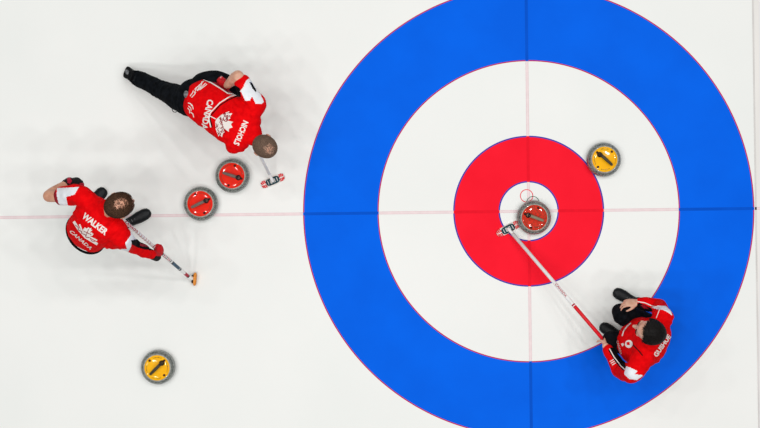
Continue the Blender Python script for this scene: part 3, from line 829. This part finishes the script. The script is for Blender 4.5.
# ---------- player squatting in the house with a long broom (right)
def player_squatting():
    r = thing('person', 'dark-haired player in a red jersey squatting on the blue ring, one hand on the knee', 'person', Vector((P(640, 325, .1).x, P(640, 325, .1).y, 0)), 'curling players')
    r['_hm'] = 'hairC'
    fw = Vector((-.86, .51, 0)).normalized(); side = Vector((fw.y, -fw.x, 0))      # towards his right hand side
    hipR, hipL = P(656, 329, .30), P(646, 347, .30)
    kneeR, kneeL = P(621.5, 314, .50), P(612, 341, .47)
    ankR, ankL = P(639, 303.5, .11), P(622, 337, .11)
    shR, shL = P(663.5, 317.5, .86), P(634, 372.5, .86)
    elR, elL = P(658.5, 307, .61), P(620.5, 370.5, .60)
    wr_ = P(638, 302.3, .60)
    top = P(610.8, 348.5, .47); base = P(507.5, 229.5, .05)
    t, sb = sweep_broom('long white and red curling broom reaching from the squatting player to the button', (508, 229), (497.2, 234.6), (519.2, 223.2), top, 8.4,
                        [(.64, 1, M['bred']), (.625, .635, M['bcrim'])], .0148)
    sd = (top - sb).normalized(); hl = lerp(sb, top, .955)
    neck = P(650.5, 336.5, .945); hc = P(648.9, 331.2, 1.045)
    spine = [(P(650, 339, .28), .145, .12), (P(645, 339.5, .42), .145, .125), (P(643, 339.5, .58), .150, .12), (P(648, 341, .73), .160, .12), (P(651, 341.5, .84), .140, .095), (P(651.5, 340, .89), .075, .07)]
    bm = bmesh.new()
    loft(bm, [(c - Vector((0, 0, .012)), a - .024, b - .024) for c, a, b in spine], side=side, power=2.3)
    tube(bm, [P(651.5, 340, .87), neck, lerp(neck, hc, .6)], [.066, .058, .055])
    fh = Vector((-.93, .30, 0)); h = head(bm, hc, fh * .95 + Vector((0, 0, -.22)), fh * .2 + Vector((0, 0, .96)), 1.04)
    wl = grip(bm, hl, sd, elL, 1, 1)
    tube(bm, [shR, lerp(shR, elR, .5), elR], [.056, .050, .043]); tube(bm, [elR, lerp(elR, wr_, .3), wr_], [.043, .043, .028])
    tube(bm, [shL, lerp(shL, elL, .5), elL], [.056, .050, .043]); tube(bm, [elL, lerp(elL, wl, .3), wl], [.043, .043, .028])
    hand(bm, wr_, P(625, 303, .575) - wr_, Vector((-.1, -.75, -.7)), 1, (14, 30, 24), 15, fan=4)
    for a, k, b in ((hipL, kneeL, ankL), (hipR, kneeR, ankR)): tube(bm, [a, lerp(a, k, .5), k, lerp(k, b, .35), b], [.085, .074, .055, .052, .036])
    me = remesh(bm, .005, 3); me.materials.append(M['skinA']); link('body', me, r)
    eyes(h, r)
    def wh(h, d, rr): return h.f * .1 + h.s * (.6 + rr.uniform(-.6, .6)) + Vector((rr.uniform(-.4, .4), rr.uniform(-.4, .4), 0))
    hair(h, r, M['hairC'], line_f=.046, low=-.06, thick=.018, strands=6500, length=.022, seed=14, whorl=wh)
    bm = bmesh.new()
    loft(bm, [(P(651, 339, .24), .140, .10), (P(650, 339, .32), .155, .120), (P(647, 339, .44), .150, .12)], side=side)
    for a, k, b in ((hipL, kneeL, ankL), (hipR, kneeR, ankR)):
        loft(bm, [(a, .105, .105), (lerp(a, k, .5), .094, .094), (k, .077, .077), (lerp(k, b, .12) , .074, .074), (lerp(k, b, .5), .068, .068), (lerp(k, b, .95), .060, .060)])
    lg = (kneeR - hipR).normalized()
    garment('trousers', bm, M['trouser'], r, .007, 5, (.006, 7), seed=8, folds=((kneeR, lg, .045, .13, .005), (kneeL, lg, .045, .13, .005)))
    bm = bmesh.new()
    loft(bm, [(P(642.5, 342, .38), .172, .178), (P(641, 342.5, .50), .185, .188), (P(643.5, 342, .60), .180, .172), (P(650, 341.5, .73), .178, .142), (P(651, 341.5, .84), .155, .105), (P(651.5, 340, .885), .085, .078)], side=side, power=2.3)
    tube(bm, [P(651.5, 340, .86), P(651.3, 337.5, .925)], [.090, .066])
    loft(bm, [(P(659, 325, .84), .085, .085), (shR, .073, .075), (lerp(shR, elR, .5), .068, .068), (elR, .063, .063), (lerp(elR, wr_, .5), .053, .053), (lerp(elR, wr_, .90), .042, .042)])
    loft(bm, [(P(643, 357, .84), .085, .085), (shL, .073, .075), (lerp(shL, elL, .5), .068, .068), (elL, .063, .063), (lerp(elL, wl, .5), .050, .050), (lerp(elL, wl, .85), .040, .040)])
    pat = [(M['bcloth'], [(633, 303.5), (640, 303), (651, 308), (653, 311), (648, 312), (642, 313), (636, 312), (632, 307)], ALL),
           (M['jerseydk'], [(640, 304.6), (646, 306), (649, 309), (644, 308.5)], ALL),
           (M['wcloth'], [(651, 307.5), (658, 305.5), (666, 306), (671, 311), (672.5, 316), (668, 312.5), (663.5, 310), (658, 309.5)], ALL),
           (M['wcloth'], [(626, 366), (632.5, 368.5), (637.5, 371.3), (634.5, 374.5), (641.5, 374.8), (643, 376), (637, 380), (629, 379), (624, 374)], ALL),
           (M['bcloth'], [(608, 350), (611, 347), (617, 350), (625, 362), (626, 367), (623.5, 371), (616, 363)], ALL)]
    j = garment('jersey', bm, M['jersey'], r, .006, 6, (.0105, 8), seed=31, patches=pat, lab='red jersey with white shoulder flashes',
                folds=((P(655, 358, .8), Vector((.8, .5, 0)), .05, .15, .006), (P(628, 335, .6), Vector((.3, .9, 0)), .05, .12, .005), (P(668, 322, .8), side, .05, .12, .005)))
    tr = bvh_of(j)
    def pr(name, bm, m='wprint'): print_on(name, bm, tr, M[m], j)
    pr('lettering', text_bm('GUSHUE', 662, 345.6, -55, 25, 4.8, .04))
    bm = bmesh.new(); flat_pts = [(629.2 + 3.9 * math.cos(t_ * PI / 12), 344 + 3.9 * math.sin(t_ * PI / 12)) for t_ in range(24)]
    pr('badge', poly_bm([flat_pts])); bm.free()
    print_on('badge_leaf', poly_bm([leaf(629.2, 344, -55, 2.6)]), tr, M['jersey'], j, lift=.005)
    pieces('chest_print', [[[(621.3, 344), (623.6, 342.8), (624.6, 344.8), (622.8, 346.6)]], stroke([(622.5, 336), (624, 331), (627.5, 326.5), (631, 323.5)], 1.1)], tr, M['wprint'], j)
    pr('chest_lettering', text_bm('CANADA', 619.6, 347.5, 74, 14, 2.0, .0))
    pieces('sleeve_piping', [stroke([(638, 301.7), (645, 302.9), (652, 306), (659, 308)], .9), stroke([(609.5, 349), (614, 357), (621, 366), (625, 369.5)], .9), stroke([(659.5, 310), (656.5, 318)], .7)], tr, M['wprint'], j)
    pieces('sleeve_mark', [stroke([(610.2, 361.5), (613.5, 359.5)], .8), stroke([(611.3, 363.2), (614.6, 361.2)], .8), stroke([(612.4, 365), (615.7, 363)], .8)], tr, M['wprint'], j)
    pr('collar_print', poly_bm(stroke([(633.5, 345), (638.5, 350.5), (642.5, 355.5)], 1.0)), 'bcloth')
    shoe(r, P(642, 305.5, .002), P(613.5, 291, .002), Vector((0, 0, 1)))
    shoe(r, P(628, 340.2, .002), P(600, 325.4, .002), Vector((0, 0, 1)))
    # print on the shaft
    sh = [o for o in t.children if o.name.startswith('shaft')][0]; ts = bvh_of(sh)
    print_on('lettering', text_bm('CANADA', 561, 290.2, 49.5, 17, 2.0, .02), ts, M['bcrim'], sh, lift=.0008, maxgap=.03)
    return r
player_squatting()

for o in list(bpy.data.objects):
    if '_hm' in o: del o['_hm']
    if o.data and hasattr(o.data, 'materials') and len(o.data.materials) == 0 and o.type == 'MESH': o.data.materials.append(M['hairA'])

# ------------------------------------------------------------------ light: arena lamps and pale hall
w = bpy.data.worlds.new('hall'); scene.world = w; w.use_nodes = True
w.node_tree.nodes['Background'].inputs[0].default_value = (1, 1, 1, 1)
w.node_tree.nodes['Background'].inputs[1].default_value = .34
def lamp(x, y, z, e, s=.7):
    l = bpy.data.lights.new('arena_lamp', 'AREA'); l.energy = e; l.size = s; l.shape = 'DISK'; l.color = (1, .995, .985)
    o = bpy.data.objects.new('arena_lamp', l); C.objects.link(o); o.location = (x, y, z)
for x in (-6.8, -4.2, -1.8, 1.8, 4.2, 6.8):
    for y in (-4.6, -1.7, 1.7, 4.6): lamp(x, y, 14, 150, .55)

vs = scene.view_settings
scene.display_settings.display_device = 'sRGB'
vs.view_transform = 'Standard'; vs.look = 'None'; vs.exposure = -.72; vs.gamma = 1; vs.use_curve_mapping = False
